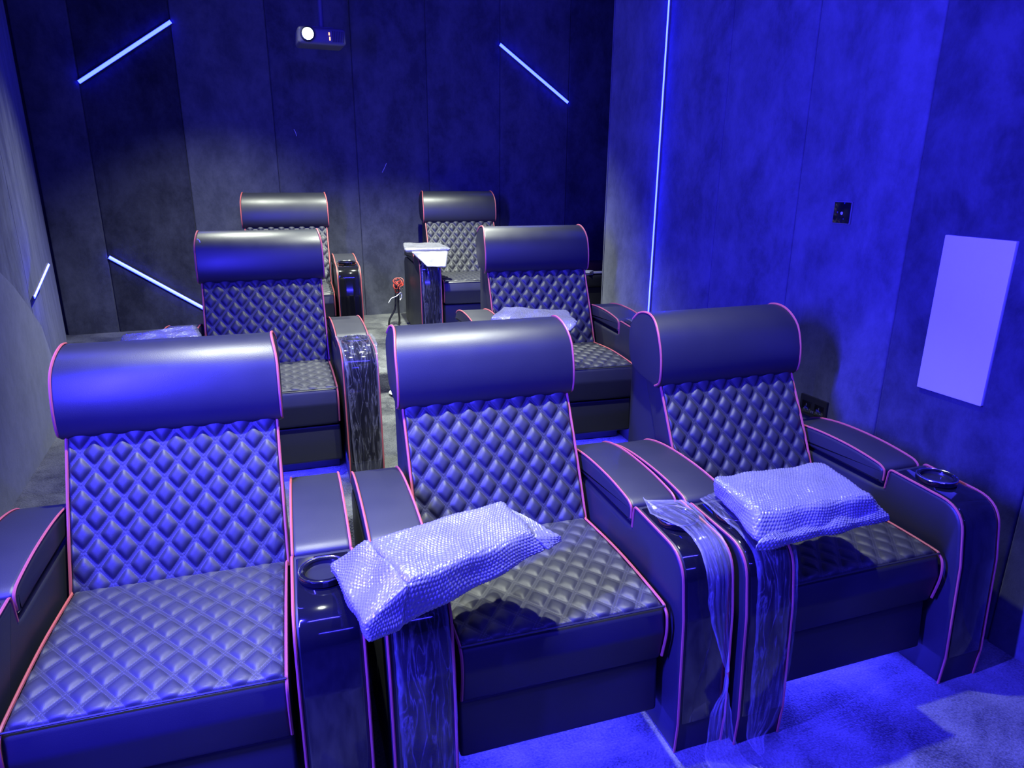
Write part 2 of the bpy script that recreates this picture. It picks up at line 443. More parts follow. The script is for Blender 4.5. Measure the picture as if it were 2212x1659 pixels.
# ------------------------------------------------------------------ recliner chair
PX, PV = .0725, .094
def pillow(u, v):
    a = u/PX+v/PV; b = u/PX-v/PV
    da = np.abs(a-np.round(a)); db = np.abs(b-np.round(b)); g = .075
    def s(d):
        t = np.clip((d-g)/(.5-g), 0, 1); return 1-(1-t)**3.2
    h = .0120*s(da)*s(db)
    ch = lambda d: np.where(d < g, .0014*np.cos(PI*d/(2*g)), 0)
    return h+ch(da)*(db > g*.8)+ch(db)*(da > g*.8)
def quilt_sheet(mb, path, normals, hw, lift=.004, res_u=.0028, v0=0.0, border=.010, gain=1.0):
    """path: (n,2) y,z along v; hw: half width function of normalised v"""
    path = np.array(path); d = np.r_[0, np.cumsum(np.linalg.norm(np.diff(path, axis=0), axis=1))]
    n = int(d[-1]/.0032); t = np.linspace(0, d[-1], n)
    y = np.interp(t, d, path[:, 0]); z = np.interp(t, d, path[:, 1])
    ty = np.gradient(y, t); tz = np.gradient(z, t); ny, nz = -tz, ty
    ln = np.hypot(ny, nz); ny /= ln; nz /= ln
    if normals < 0: ny, nz = -ny, -nz
    nu = int(2*hw(0)/res_u)+1
    s = np.linspace(-1, 1, nu)
    T = t[:, None]/d[-1]
    W = np.vectorize(hw)(T)
    U = s[None, :]*W; Vv = np.repeat(t[:, None], nu, 1)
    h = pillow(U, Vv+v0)*gain
    eu = np.clip((W-np.abs(U))/border, 0, 1); ev = np.clip(np.minimum(Vv, d[-1]-Vv)/border, 0, 1)
    fall = np.sqrt(1-(1-eu)**2)*np.sqrt(1-(1-ev)**2)
    h = (h+lift)*fall-.004*(1-fall)
    P = np.stack([U, y[:, None]+ny[:, None]*h, z[:, None]+nz[:, None]*h], -1)
    uv = np.stack([U/PX, (Vv+v0)/PV], -1)
    if normals > 0: pass
    mb.grid(P, 'quilt', uv)
WS = .287
ARM_I, ARM_O = .308, .466
AC = (ARM_I+ARM_O)/2
arm_front = round_poly([(-.052, 0.0), (-.058, .10), (-.040, .42), (-.012, .600), (.262, .612), (.268, .54)], [0, .05, .12, .095, .016, 0], 7)
# open path from the foot up over the bend to the notch
def offset_path(path, off):
    P = [Vector(p) for p in path]; out = []
    for i, p in enumerate(P):
        t = (P[min(i+1, len(P)-1)]-P[max(i-1, 0)]).normalized(); n = Vector((-t.y, t.x)); out.append(p+n*off)
    return [tuple(q) for q in out]
lid_prof_open = bez([(.282, .548), (.281, .590), (.292, .607), (.33, .617), (.45, .628), (.60, .628), (.72, .615), (.80, .590), (.83, .55)], 5)
def build_chair():
    root = empty('recliner_chair', (0, 0, 0))
    # ---- plinth and footrest
    mb = MB(); mb.rbox(-.285, .16, 0.0, .285, .92, .20, .008, 'leather'); mb.build('base', root)
    mb = MB(); pr = round_poly([(.016, .092), (.16, .092), (.16, .262), (.030, .262)], [.012, 0, 0, .012], 4)
    mb.extrude(pr, -WS, WS, .010, 'leather'); mb.build('footrest', root)
    # ---- seat cushion
    mb = MB()
    pr = round_poly([(.014, .268), (.60, .268), (.60, .424), (.30, .446), (.015, .438), (-.004, .37)], [.02, 0, .02, .1, .026, .04], 5)
    mb.extrude(pr, -WS, WS, .014, 'leather')
    path = bez([(.585, .423), (.45, .434), (.30, .442), (.15, .443), (.055, .4405), (.020, .437)], 8)
    quilt_sheet(mb, path, -1, lambda t: WS-.006, v0=.02, gain=.55)
    so = mb.build('seat', root, smooth=50)
    mb = MB(); mb.tube([(-WS+.004, .012, .4405), (0, .012, .4425), (WS-.004, .012, .4405)], .0028, 'leather')
    mb.build('seam', so)
    for s in (-1, 1):
        mb = MB(); mb.tube([(s*(WS-.003), y, z) for y, z in bez([(.57, .428), (.30, .4475), (.05, .444), (.012, .434), (-.004, .41), (-.006, .36), (.008, .285)], 6)], .0042, 'piping')
        mb.build('piping', so)
    # ---- back: shell, quilted cushion, headrest
    mb = MB()
    pr = round_poly([(.66, .12), (.98, .12), (1.0, .96), (.93, 1.0), (.86, .93), (.79, .80), (.62, .44)], [.02, .02, .04, .03, .03, .02, .03], 4)
    mb.extrude(pr, -.283, .283, .018, 'leather'); mb.build('backrest', root)
    mb = MB()
    q = lambda t, o: (.552+.193*t-(-.4615*0)-.887*o, .424+.371*t+.4615*o)
    pr = round_poly([q(-.05, -.12), q(1.22, -.10), q(1.22, 0), q(-.05, 0)], [.02, .02, .02, .02], 3)
    mb.extrude(pr, -.290, .290, .012, 'leather')
    path = [q(t, .0) for t in np.linspace(1.20, -.02, 12)]
    quilt_sheet(mb, path, -1, lambda t: .286, v0=.03, gain=.85)
    bc = mb.build('back_cushion', root, smooth=50)
    for s in (-1, 1):
        p3 = [(s*.289, *q(t, .002+.004*math.sin(PI*min(1, max(0, t))))) for t in np.linspace(-.02, 1.15, 16)]
        mb = MB(); mb.tube(p3, .0045, 'piping'); mb.build('piping', bc)
    mb = MB()
    hp = bez([(.800, .818), (.762, .812), (.738, .835), (.732, .885), (.742, .945), (.768, 1.005), (.812, 1.047), (.868, 1.064), (.93, 1.055), (.972, 1.02), (.985, .96), (.975, .89), (.94, .845), (.87, .825), (.800, .818)], 5)[:-1]
    mb.extrude(hp, -.306, .306, .009, 'leather_smooth', 4)
    crown = lambda z: .013*min(1, max(0, (z-.98)/.085))**2
    mb.v = [(x-math.copysign(crown(z), x), y, z-.004*(abs(x)/.3)**2) for x, y, z in mb.v]; hr = mb.build('headrest', root, smooth=60)
    hp2 = bez([(.768, .815), (.738, .835), (.732, .885), (.742, .945), (.768, 1.005), (.812, 1.047), (.868, 1.064), (.93, 1.055), (.965, 1.025)], 6)
    for s in (-1, 1):
        mb = MB(); mb.tube([(s*(.3045-crown(z)), y+.002*(.88-y)/.15, z-.0025) for y, z in hp2], .0042, 'piping'); mb.build('piping', hr)
    # ---- arms
    for s in (-1, 1):
        x0, x1 = (ARM_I, ARM_O) if s > 0 else (-ARM_O, -ARM_I)
        mb = MB()
        prof = arm_front+[(.30, .535), (.80, .535), (.84, .50), (.84, .03), (.80, 0.0)]
        mb.extrude(prof, x0, x1, .014, 'leather', 4)
        # inner side bulge under the lid
        arm = mb.build('armrest', root)
        mb = MB(); lp = lid_prof_open
        mb.extrude(lp, x0, x1, .016, 'leather', 4); lid = mb.build('lid', arm)
        for xx in (x0+.0045, x1-.0045):
            mb = MB(); mb.tube([(xx, y, z) for y, z in lid_prof_open[2:-4]], .0038, 'piping'); mb.build('piping', lid)
        for xx in (x0+.0035, x1-.0035):
            mb = MB(); mb.tube([(xx, y, z) for y, z in offset_path(arm_front, .0005)], .0038, 'piping'); mb.build('piping', arm)
        # glossy inlay running from the cup holder down the front
        pth = offset_path([p for p in arm_front if (p[1] > .10 and p[0] < .245)]+[(.238, .6105)], .0035)
        c = s*AC; hw = .065
        mb = MB(); vs = []; K = len(pth)
        inn = offset_path(pth, -.006)
        sect = [(-hw, 0), (-hw, 1-.35), (-hw+.004, 1), (hw-.004, 1), (hw, 1-.35), (hw, 0)]
        for i in range(K):
            for x, t in sect: vs.append((c+x, inn[i][0]*(1-t)+pth[i][0]*t, inn[i][1]*(1-t)+pth[i][1]*t))
        fs = [(i*6+k, i*6+k+1, i*6+7+k, i*6+6+k) for i in range(K-1) for k in range(5)]+[tuple(range(6)), tuple(range((K-1)*6, K*6))]
        mb.add(vs, fs, 'gloss'); mb.build('front_panel', arm, fixn=True)
        # cup holder
        zc = .6155; yc = .150
        mb = MB(); mb.lathe([(.047, -.004), (.047, .010), (.050, .0125), (.057, .012), (.0605, .009), (.0605, -.004)], (c, yc, zc), 'gloss', 40)
        mb.lathe([(.047, .006), (.045, -.001), (.0, -.002)], (c, yc, zc), 'cup', 40)
        ch = mb.build('cup_holder', arm, fixn=True)
        mb = MB(); mb.tube([(c+.0590*math.cos(a), yc+.0590*math.sin(a), zc+.0112) for a in np.linspace(0, 2*PI, 48, endpoint=False)], .0020, 'chrome', 6, True)
        mb.build('rim', ch)
        for dx in ():
            mb = MB(); mb.rbox(c+s*.034+dx*.6-.005, .048, .612, c+s*.034+dx*.6+.005, .060, .6175, .002, 'chrome'); 
            b_ = mb.build('control_button', arm)
    # ---- blue LED light under the front of the seat
    l = bpy.data.lights.new('under_seat_light', 'AREA'); l.shape = 'RECTANGLE'; l.size = .54; l.size_y = .02; l.energy = 8; l.color = (.035, .03, 1)
    lo = bpy.data.objects.new('under_seat_light', l); COL.objects.link(lo); lo.location = (0, .11, .088); lo.rotation_euler = (math.radians(-35), 0, 0); lo.parent = root
    return root
def children_of(o): return [c for c in bpy.data.objects if c.parent == o]
def copy_tree(o, parent=None):
    c = o.copy(); COL.objects.link(c); c.parent = parent
    for ch in children_of(o): copy_tree(ch, c)
    return c
CH = [
 ('F1', -.2711, 1.4264, 0, -.0757, 'black quilted recliner with red piping, nearest at the lower left of the front row'),
 ('F2', .7008, 1.3435, 0, -.0668, 'black quilted recliner with red piping, middle seat of the front row'),
 ('F3', 1.6472, 1.2620, 0, -.0483, 'black quilted recliner with red piping, front row seat beside the right wall'),
 ('M1', .0843, 3.0129, Z2, -.0580, 'black quilted recliner with red piping, middle row seat left of the aisle'),
 ('M2', 1.5197, 2.8904, Z2, -.1148, 'black quilted recliner with red piping, middle row seat right of the aisle'),
 ('B1', .3186, 4.7377, Z3, -.0914, 'black quilted recliner with red piping, back row seat left of the aisle, its arm uncovered'),
 ('B2', 1.7089, 4.8985, Z3, -.0996, 'black quilted recliner with red piping, back row seat right of the aisle'),
]
proto = build_chair()
CHAIR = {}
for i, (k, x, y, z, th, lab) in enumerate(CH):
    o = proto if i == 0 else copy_tree(proto)
    o.location = (x, y, z); o.rotation_euler = (0, 0, th)
    tag(o, lab, 'recliner', 'home cinema recliners'); CHAIR[k] = (Vector((x, y, z)), th)
def cw(k, p):
    """chair-local point to world"""
    o, th = CHAIR[k]; c, s = math.cos(th), math.sin(th)
    return Vector((o.x+c*p[0]-s*p[1], o.y+s*p[0]+c*p[1], o.z+p[2]))

# ------------------------------------------------------------------ bubble-wrapped trays
BP = .0092
def bubble(u, v):
    r = .0040
    u = u+.0035*np.sin(v*37+1.3)+.002*np.sin(u*61+v*23); v = v+.003*np.sin(u*43)+.0015*np.sin(v*71+u*19)
    dy = BP*.866
    j = np.round(v/dy); 
    best = np.full(u.shape, 9.0)
    for dj in (-1, 0, 1):
        jj = j+dj; off = (jj % 2)*BP/2
        i = np.round((u-off)/BP)
        d = np.hypot(u-off-i*BP, v-jj*dy); best = np.minimum(best, d)
    rnd = np.modf(np.abs(np.sin(np.round(u/BP)*12.9898+j*78.233)*43758.5453))[0]
    return (.0012+.0014*rnd)*np.sqrt(np.clip(1-(best/r)**2, 0, 1))
def cage_faces(mb, top, bot, r=.012, m='bubble', res=.0026, bub=1.0, wob=.004, seed=0):
    """rounded hexahedron: top/bot = four corners each, (back-left, back-right, front-right, front-left)"""
    T = [np.array(p, float) for p in top]; B = [np.array(p, float) for p in bot]
    lx = (np.linalg.norm(T[1]-T[0])+np.linalg.norm(T[2]-T[3]))/2; ly = (np.linalg.norm(T[3]-T[0])+np.linalg.norm(T[2]-T[1]))/2
    lz = np.mean([np.linalg.norm(a-b) for a, b in zip(T, B)])
    H = np.array([lx, ly, lz])/2; r = min(r, H.min()*.95)
    def tri(q):   # q in [-1,1]^3
        a = (q[..., 0:1]+1)/2; b = (q[..., 1:2]+1)/2; c = (q[..., 2:3]+1)/2   # b: 0 back, 1 front
        lo = (B[0]*(1-a)+B[1]*a)*(1-b)+(B[3]*(1-a)+B[2]*a)*b
        hi = (T[0]*(1-a)+T[1]*a)*(1-b)+(T[3]*(1-a)+T[2]*a)*b
        return lo*(1-c)+hi*c
    rs = np.random.RandomState(seed); ph = rs.rand(12)*6
    cen = tri(np.zeros(3))
    for ax in range(3):
        for sg in (-1, 1):
            o = [i for i in range(3) if i != ax]
            n0 = max(4, int(2*H[o[0]]/res)); n1 = max(4, int(2*H[o[1]]/res))
            g = np.zeros((n0, n1, 3)); g[..., ax] = sg
            g[..., o[0]] = np.linspace(-1, 1, n0)[:, None]; g[..., o[1]] = np.linspace(-1, 1, n1)[None, :]
            p = g*H; inn = np.clip(p, -(H-r), H-r); dd = p-inn; nl = np.linalg.norm(dd, axis=-1, keepdims=True)
            p2 = inn+r*dd/np.maximum(nl, 1e-9)
            X = tri(p2/H)
            du = np.gradient(X, axis=0); dv = np.gradient(X, axis=1); nn = np.cross(du, dv); nn /= np.linalg.norm(nn, axis=-1, keepdims=True)+1e-12
            if ((nn*(X-cen)).sum(-1)).mean() < 0: nn = -nn
            uu = p2[..., o[0]]; vv = p2[..., o[1]]
            h = bub*bubble(uu, vv)
            xx, yy, zz = X[..., 0], X[..., 1], X[..., 2]
            wv = wob*(np.sin(31*xx+17*zz+ph[0])*np.cos(27*yy+ph[1])+.6*np.sin(53*xx-41*yy+ph[2])+.4*np.sin(70*zz+60*yy+ph[3]))
            X = X+nn*h[..., None]+nn*wv[..., None]*.8
            flip = ((np.cross(np.gradient(X, axis=0), np.gradient(X, axis=1))*(X-cen)).sum(-1)).mean() < 0
            if flip: X = X[::-1]
            mb.grid(X, m)
def wrap(label, parts, res=.0026):
    mb = MB()
    for i, (t, b, r, wob) in enumerate(parts): cage_faces(mb, t, b, r, wob=wob, seed=i, res=res)
    o = mb.build('bubble_wrapped_tray', smooth=70)
    # origin at the underside
    me = o.data; c = Vector((0, 0, 0)); zs = min(v.co.z for v in me.vertices)
    for v in me.vertices: c += v.co
    c /= len(me.vertices); c.z = zs
    me.transform(Matrix.Translation(-c)); o.location = c
    tag(o, label, 'wrapped tray', 'bubble wrapped swivel trays')
    return o
wrap('bubble wrapped tray, largest and nearest, lying across the arm of the middle front recliner', [
    ([(.224, 1.489, .722), (.611, 1.588, .708), (.622, 1.41, .705), (.277, 1.27, .724)],
     [(.228, 1.49, .640), (.611, 1.586, .662), (.660, 1.385, .652), (.246, 1.243, .624)], .016, .003),
    ([(.140, 1.520, .652), (.226, 1.486, .720), (.279, 1.272, .722), (.170, 1.235, .668)],
     [(.140, 1.520, .634), (.230, 1.486, .645), (.250, 1.246, .626), (.178, 1.222, .628)], .010, .004),
    ([(.612, 1.56, .700), (.640, 1.52, .690), (.706, 1.414, .668), (.622, 1.40, .690)],
     [(.612, 1.56, .668), (.640, 1.52, .672), (.708, 1.412, .656), (.655, 1.38, .655)], .006, .001)], .0015)
wrap('bubble wrapped tray on the left arm of the front row recliner by the right wall', [
    ([(1.241, 1.514, .708), (1.648, 1.49, .700), (1.590, 1.255, .704), (1.214, 1.285, .710)],
     [(1.246, 1.50, .650), (1.648, 1.49, .640), (1.630, 1.235, .640), (1.170, 1.232, .646)], .018, .003),
    ([(1.30, 1.285, .672), (1.60, 1.27, .690), (1.64, 1.228, .640), (1.165, 1.226, .650)],
     [(1.30, 1.285, .652), (1.60, 1.27, .660), (1.64, 1.228, .624), (1.160, 1.224, .626)], .008, .003)], .0015)
wrap('bubble wrapped tray on the left arm of the middle row recliner right of the aisle', [
    ([(1.070, 2.96, .912), (1.20, 3.12, .925), (1.52, 3.06, .898), (1.49, 2.87, .876)],
     [(1.075, 2.95, .858), (1.20, 3.10, .862), (1.525, 3.03, .866), (1.42, 2.82, .838)], .020, .003)])
wrap('bubble wrapped tray half hidden behind the lower left recliner', [
    ([(-.46, 3.16, .908), (-.18, 3.22, .918), (-.150, 3.02, .905), (-.43, 2.96, .905)],
     [(-.47, 3.16, .866), (-.17, 3.22, .866), (-.155, 3.02, .862), (-.43, 2.96, .862)], .02, .003)])
wrap('brightly lit bubble wrapped tray on the back row recliner arm by the aisle', [
    ([(1.19, 5.2, 1.034), (1.475, 5.2, 1.026), (1.490, 4.93, 1.012), (1.135, 4.93, 1.018)],
     [(1.20, 5.2, .990), (1.47, 5.2, .986), (1.480, 4.93, .985), (1.145, 4.93, .988)], .02, .002),
    ([(1.185, 4.93, .995), (1.45, 4.93, .992), (1.455, 4.89, .992), (1.180, 4.89, .996)],
     [(1.275, 4.862, .900), (1.41, 4.842, .895), (1.405, 4.80, .890), (1.275, 4.81, .895)], .012, .003)])

# ------------------------------------------------------------------ clear plastic film on the arms
from mathutils.bvhtree import BVHTree
CHROOT = {k: o for k, o in zip([c[0] for c in CH], [o for o in bpy.data.objects if o.name.startswith('recliner_chair')])}
def arm_bvh(k):
    bm = bmesh.new()
    o, th = CHAIR[k]; mw = Matrix.Translation(o) @ Matrix.Rotation(th, 4, 'Z')
    st = [c for c in children_of(CHROOT[k]) if c.name.startswith('armrest')]
    while st:
        q = st.pop(); st += children_of(q)
        b2 = bmesh.new(); b2.from_mesh(q.data); b2.transform(mw); bmesh.ops.recalc_face_normals(b2, faces=b2.faces)
        t = bpy.data.meshes.new('t'); b2.to_mesh(t); b2.free(); bm.from_mesh(t); bpy.data.meshes.remove(t)
    bv = BVHTree.FromBMesh(bm); bm.free(); return bv
def film(label, k, rows, nx=26, n=10, seed=0, amp=.004, hk=1.0):
    """rows of (left point, right point, bulge, haze) in chair coordinates, swept down the arm"""
    rl = bez([tuple(r[0])+tuple(r[1])[:0] for r in rows], n); rr = bez([r[1] for r in rows], n)
    bl = np.interp(np.linspace(0, len(rows)-1, len(rl)), range(len(rows)), [r[2] for r in rows])
    hz = np.interp(np.linspace(0, len(rows)-1, len(rl)), range(len(rows)), [r[3] for r in rows])
    mb = MB(); G = np.zeros((len(rl), nx, 3)); UV = np.zeros((len(rl), nx, 2)); att = []
    dist = 0; rs = random.Random(seed)
    for i in range(len(rl)):
        a = Vector(rl[i]); b = Vector(rr[i])
        if i: dist += ((a+b)/2-(Vector(rl[i-1])+Vector(rr[i-1]))/2).length
        tn = (Vector(rl[min(i+1, len(rl)-1)])+Vector(rr[min(i+1, len(rl)-1)])-Vector(rl[max(i-1, 0)])-Vector(rr[max(i-1, 0)]))
        nrm = (b-a).cross(tn); nrm = nrm.normalized() if nrm.length > 1e-9 else Vector((0, -1, 0))
        if nrm.y > 0: nrm = -nrm
        je = .004*noise.noise(Vector((dist*30, seed, 0)))
        for j in range(nx):
            t = j/(nx-1)
            p = a.lerp(b, t)+(b-a).normalized()*je*(2*t-1)
            wv = noise.noise(Vector((t*9+seed*3, dist*7, seed)))*amp+abs(noise.noise(Vector((t*22, dist*5, seed+5))))*amp*.8
            p += nrm*(bl[i]*math.sin(PI*t)+wv)
            G[i, j] = cw(k, p); UV[i, j] = (t*.16, dist)
            e = min(t, 1-t)
            att.append(hz[i]*.42*hk+(.12 if e < .05 else 0)+.05*max(0, noise.noise(Vector((t*6, dist*6, seed+9)))))
    bv = arm_bvh(k)
    nu = G.shape[0]; fs = [(i*nx+j, i*nx+nx+j, i*nx+nx+j+1, i*nx+j+1) for i in range(nu-1) for j in range(nx-1)]
    for it in range(25):
        flat = [Vector(p) for p in G.reshape(-1, 3)]
        hit = bv.overlap(BVHTree.FromPolygons(flat, fs))
        if not hit: break
        vs = {q for _, fi in hit for q in fs[fi]}
        o, th = CHAIR[k]
        for q in vs:
            p = flat[q]; d = p-cw(k, (0, .28, .36)); lx = Vector((math.cos(th), math.sin(th), 0))
            d = d-lx*d.dot(lx); G[q//nx, q % nx] = p+d.normalized()*.0025
    mb.grid(G, 'film', UV); mb.att = att
    o = mb.build('plastic_film', smooth=0)
    o.data.polygons.foreach_set('use_smooth', [True]*len(o.data.polygons))
    tag(o, label, 'plastic film', 'clear protective film left on the arms')
    return o
ai, ao = ARM_I, ARM_O
F_TOP = .626
# middle front recliner, left arm (below the wrapped tray)
film('clear film stuck down the front of the middle front recliner left arm, under the tray', 'F2', [
    ((-ao+.012, .10, .626), (-ai-.012, .10, .626), .004, .10), ((-ao+.012, .0, .612), (-ai-.012, .0, .612), .004, .12),
    ((-ao+.014, -.045, .55), (-ai-.014, -.045, .55), .004, .05), ((-ao+.016, -.062, .40), (-ai-.006, -.066, .40), .004, .04),
    ((-ao+.018, -.070, .25), (-ai-.006, -.074, .25), .004, .04), ((-ao+.022, -.072, .12), (-ai-.012, -.074, .12), .004, .05), ((-ao+.026, -.070, .04), (-ai-.016, -.072, .03), .003, .06)], seed=1)
# middle front recliner, right arm: peeled film, twisted and trailing on the carpet
film('peeled clear film twisting from the middle front recliner arm onto the carpet', 'F2', [
    ((ai+.012, .232, .655), (ai+.022, .238, .640), .0, .22), ((ai+.008, .185, .634), (ai+.105, .212, .640), .003, .18), ((ai+.006, .16, .632), (ao-.020, .19, .640), .004, .14),
    ((ai+.045, .07, .634), (ao-.022, .08, .634), .004, .10), ((ai+.050, .0, .618), (ao-.024, .0, .618), .006, .26), ((ai+.052, -.05, .56), (ao-.026, -.05, .56), .006, .16),
    ((ai+.058, -.070, .46), (ao-.030, -.070, .46), .006, .08), ((ai+.085, -.085, .36), (ao-.034, -.080, .37), .006, .10), ((ai+.112, -.095, .28), (ao-.040, -.088, .30), .006, .18),
    ((ai+.122, -.10, .23), (ai+.098, -.105, .23), .004, .34), ((ai+.125, -.115, .17), (ai+.072, -.105, .17), .004, .20), ((ai+.140, -.13, .08), (ai+.060, -.115, .08), .004, .10),
    ((ai+.165, -.15, .022), (ai+.060, -.125, .018), .002, .12), ((ai+.205, -.20, .008), (ai+.075, -.20, .008), .002, .22), ((ai+.21, -.225, .008), (ai+.12, -.235, .008), .001, .2)], seed=2, hk=2.0)
# right front recliner, left arm
film('clear film with a curled edge on the rightmost front recliner left arm', 'F3', [
    ((-ao+.010, .225, .640), (-ai-.060, .238, .648), .004, .20), ((-ao+.008, .15, .636), (-ai-.012, .16, .634), .004, .14), ((-ao+.010, .02, .624), (-ai-.010, .02, .626), .005, .12), ((-ao+.012, -.045, .57), (-ai-.020, -.048, .58), .006, .06), ((-ao+.014, -.066, .42), (-ai-.020, -.076, .42), .006, .04),
    ((-ao+.016, -.074, .28), (-ai-.022, -.082, .28), .006, .05), ((-ao+.018, -.078, .16), (-ai-.034, -.088, .16), .006, .08), ((-ao+.020, -.078, .08), (-ai-.052, -.092, .09), .006, .18), ((-ao+.022, -.085, .035), (-ai-.085, -.095, .05), .004, .22), ((-ao+.040, -.12, .010), (-ai-.105, -.12, .018), .003, .22)], seed=3)
# middle row, aisle arm
film('clear film wrapped tightly over the aisle arm of the middle row recliner on the left', 'M1', [
    ((ai-.006, .20, .632), (ao+.002, .20, .632), .004, .22), ((ai-.006, .10, .634), (ao+.004, .10, .634), .004, .24), ((ai+.002, .01, .622), (ao+.002, .01, .622), .006, .16), ((ai+.012, -.05, .55), (ao-.004, -.05, .55), .006, .05),
    ((ai+.014, -.068, .40), (ao-.008, -.068, .40), .006, .05), ((ai+.018, -.075, .25), (ao-.008, -.075, .25), .006, .05), ((ai+.022, -.078, .12), (ao-.012, -.078, .12), .006, .08), ((ai+.03, -.078, .03), (ao-.03, -.078, .03), .004, .18), ((ai+.03, -.09, .008), (ao-.04, -.10, .008), .003, .26)], seed=4, hk=.6)
film('clear film hanging below the bright tray on the back row recliner by the aisle', 'B2', [
    ((-ao+.012, .05, .626), (-ai-.012, .05, .626), .004, .12), ((-ao+.012, -.02, .612), (-ai-.012, -.02, .612), .006, .12), ((-ao+.012, -.050, .54), (-ai-.010, -.050, .54), .006, .08), ((-ao+.012, -.068, .38), (-ai-.008, -.068, .38), .006, .07), ((-ao+.018, -.075, .20), (-ai-.010, -.075, .20), .006, .07), ((-ao+.022, -.075, .04), (-ai-.016, -.075, .04), .004, .08)], seed=5)
film('small crumpled clear film on the right arm of the middle row recliner by the wall', 'M2', [
    ((ai+.016, .225, .632), (ao-.016, .225, .632), .004, .28), ((ai+.014, .12, .634), (ao-.014, .12, .634), .006, .26), ((ai+.014, .02, .622), (ao-.014, .02, .622), .006, .24), ((ai+.018, -.05, .54), (ao-.02, -.05, .54), .005, .1)], seed=6)

# ------------------------------------------------------------------ projector
def projector():
    o = empty('projector', (.69, 5.2, 2.335))
    tag(o, 'projector hanging from a ceiling pole with its lens glowing', 'projector')
    mb = MB(); mb.rbox(-.155, -.11, 0, .15, .12, .105, .022, 'grey'); body = mb.build('body', o)
    mb = MB(); mb.lathe([(.044, .0), (.044, -.035), (.036, -.038), (.034, -.02)], (-.097, -.108, .055), 'black', 28, 'y'); br = mb.build('lens_barrel', o, fixn=True)
    mb = MB(); mb.lathe([(.034, -.022), (.024, -.030), (0, -.033)], (-.097, -.108, .055), 'lens', 28, 'y'); mb.build('lens', br, fixn=True)
    mb = MB()
    for k, (dx, dz, h) in enumerate(((.038, .058, .018), (.041, .028, .022))): mb.rbox(dx, -.113, dz, dx+.008, -.108, dz+h, .0015, 'vent')
    mb.build('status_lights', body)
    mb = MB()
    for k in range(7): mb.box(.062+.011*k, -.1125, .02, .068+.011*k, -.109, .085, 'black')
    mb.build('vent_grille', body, smooth=0)
    mb = MB(); mb.tube([(.01, .0, .105), (.01, 0, HC-2.335)], .017, 'grey', 14); mb.build('ceiling_pole', o)
    mb = MB(); mb.rbox(-.06, -.06, .104, .08, .06, .116, .004, 'grey'); mb.build('mounting_plate', o)
    return o
projector()
spot('projector_beam', (.595, 5.03, 2.39), (.7, -2.3, 1.35), 160, 26, (.45, .85, 1.0), .25, .02)

# ------------------------------------------------------------------ things on the right wall
def on_wall(name, y0, z0, y1, z1, th, m, r=.003):
    mb = MB()
    pr = [(y0, z0), (y1, z0), (y1, z1), (y0, z1)]
    pr = round_poly(pr, [r]*4, 3); mb.extrude(pr, XR-th, XR+.002, .0015, m, 2)
    return mb
o = on_wall('wall_panel', 1.468, .808, 1.711, 1.358, .014, 'board').build('wall_panel')
tag(o, 'blank white rectangular panel standing upright on the right velvet wall', 'panel')
sw = empty('wall_switch', (XR, 2.175, 1.406)); tag(sw, 'black glass switch plate with a glowing dot on the right wall', 'switch')
def wallpart(name, parent, y0, z0, y1, z1, x0, x1, m, r=.002):
    mb = MB(); c = parent.location
    pr = round_poly([(y0-c.y, z0-c.z), (y1-c.y, z0-c.z), (y1-c.y, z1-c.z), (y0-c.y, z1-c.z)], [r]*4, 3)
    mb.extrude(pr, x0-c.x, x1-c.x, .0008, m, 2); return mb.build(name, parent)
wallpart('back_box', sw, 2.132, 1.362, 2.218, 1.450, XR-.008, XR, 'grey')
pl = wallpart('glass_plate', sw, 2.135, 1.365, 2.215, 1.447, XR-.013, XR-.008, 'gloss')
mb = MB(); mb.lathe([(.0, 0), (.005, 0), (.006, .001)], (0, 0, 0), 'dot', 20)
d = mb.build('touch_dot', sw); d.rotation_euler = (0, -PI/2, 0); d.location = (-.0135, -.003, -.002)
ot = empty('power_outlet', (XR, 2.18, .573)); tag(ot, 'black double power outlet low on the right wall behind a recliner', 'power outlet')
wallpart('plate', ot, 2.106, .528, 2.256, .617, XR-.011, XR, 'black', .004)
for yc in (2.145, 2.217):
    s_ = wallpart('socket', ot, yc-.026, .538, yc+.026, .592, XR-.0125, XR-.011, 'gloss')
    mb = MB()
    for (dy, dz, a, b) in ((0, .010, .002, .005), (-.011, -.010, .004, .002), (.011, -.010, .004, .002)):
        mb.box(-.0135, yc-2.18+dy-a, .565-.573+dz-b, -.0124, yc-2.18+dy+a, .565-.573+dz+b, 'grey')
    mb.build('socket_holes', s_, smooth=0)
for yc in (2.176, 2.186):
    wallpart('rocker_switch', ot, yc-.003, .545, yc+.003, .556, XR-.014, XR-.011, 'grey', .001)

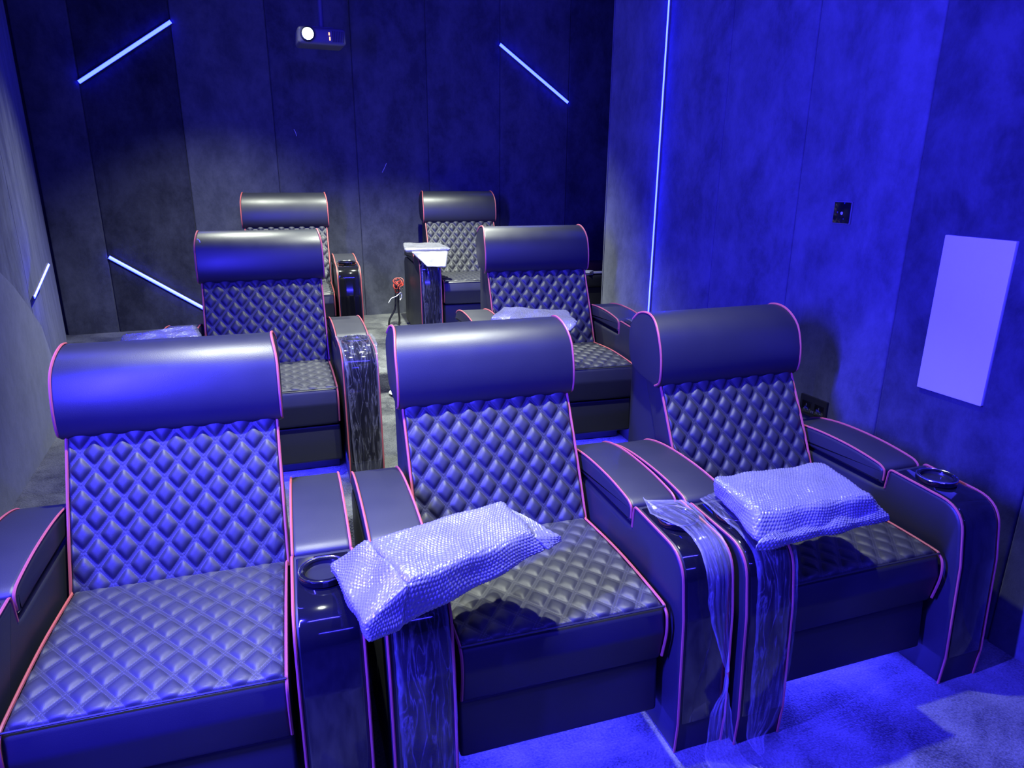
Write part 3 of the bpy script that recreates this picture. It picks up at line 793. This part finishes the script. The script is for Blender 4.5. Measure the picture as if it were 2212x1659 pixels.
# ------------------------------------------------------------------ loose cables by the back row
cb = empty('cable_bundle', (1.212, 5.54, Z3)); tag(cb, 'coiled red and black cables hanging beside the back row recliner', 'cables')
mb = MB(); rs = random.Random(4)
for k in range(7):
    c = Vector((rs.uniform(-.022, .022), rs.uniform(-.02, .02), .335+rs.uniform(-.035, .035))); r0 = rs.uniform(.016, .034)
    q = Matrix.Rotation(rs.uniform(-1, 1), 3, 'Z') @ Matrix.Rotation(rs.uniform(.2, 1.5), 3, 'X')
    mb.tube([c+q @ Vector((r0*math.cos(a)*(1+.15*math.sin(3*a)), r0*1.2*math.sin(a), .006*math.sin(2*a+k))) for a in np.linspace(0, 2*PI, 24, endpoint=False)], .0038, 'red' if k != 3 else 'black', 6, True)
mb.build('red_coil', cb)
mb = MB(); mb.tube(bez([(.02, -.02, .28), (-.02, -.03, .25), (-.06, -.03, .235), (-.085, -.03, .20)], 6), .004, 'white'); mb.tube(bez([(.02, 0, .27), (.03, -.01, .25), (.012, -.02, .215)], 6), .005, 'white'); mb.build('white_lead', cb)
for pts in ([(-.015, 0, .34), (-.02, .0, .22), (-.03, 0, .14), (-.075, 0, .06), (-.085, 0, .008)], [(.01, 0, .34), (.0, .0, .22), (.0, 0, .12), (.005, 0, .06), (.0, 0, .006)]):
    mb = MB(); mb.tube(bez(pts, 6), .008, 'black'); mb.build('black_cable', cb)

# ------------------------------------------------------------------ bench with papers in the rear recess
bn = empty('storage_bench', (3.05, 5.62, Z3)); tag(bn, 'low dark bench with a rounded top in the rear right recess', 'bench')
mb = MB(); mb.rbox(-.27, -.24, 0, .27, .24, .25, .01, 'leather'); mb.build('base', bn)
mb = MB(); mb.rbox(-.29, -.26, .25, .29, .26, .355, .03, 'leather'); mb.build('seat', bn)
mb = MB(); pr = bez([(-.29, .345), (-.27, .395), (-.2, .42), (0, .425), (.2, .42), (.27, .395), (.29, .345)], 4)
mb.extrude([(a*.3+.16, b) for a, b in pr], -.29, .29, .01, 'brown'); mb.build('backrest', bn)
pp = empty('paper_stack', (2.90, 5.44, Z3+.356)); tag(pp, 'white papers lying on the dark bench behind the right wall corner', 'papers')
for k, (dx, dy, rz, w_, h_) in enumerate(((-.03, .0, .3, .10, .09), (.06, -.02, -.1, .13, .05), (-.03, -.04, .7, .09, .07))):
    mb = MB(); mb.box(-w_/2, -h_/2, 0, w_/2, h_/2, .012, 'paper'); q = mb.build('paper_sheet', pp, smooth=0); q.location = (dx, dy, .013*k); q.rotation_euler = (0, 0, rz)

# ------------------------------------------------------------------ small loose things
mb = MB(); mb.lathe([(0, .004), (.05, .004), (.072, .012), (.08, .016), (.078, .012), (.055, 0), (0, 0)], (0, 0, 0), 'white', 40)
o = mb.build('plate', fixn=True); o.location = (.905, 4.145, Z2); tag(o, 'round white plate on the aisle carpet at the foot of the step', 'plate')
def lint(p, d, label):
    mb = MB(); d = Vector(d); mb.tube([(0, 0, 0), tuple(d*.5+Vector((.003, 0, .002))), tuple(d)], .0022, 'lint', 5)
    o = mb.build('lint_thread'); o.location = p; tag(o, label, 'lint', 'bits of white lint')
lint(tuple(cw('M1', (-.285, .744, 1.035))), (.012, .004, -.018), 'white lint fleck on the middle row left recliner headrest')
lint((.549, YB-.003, 1.855), (.016, 0, -.05), 'white lint thread clinging to the back wall left of the centre')
lint((1.275, YB-.003, 1.606), (-.04, 0, -.075), 'white lint thread clinging to the back wall near the centre seam')
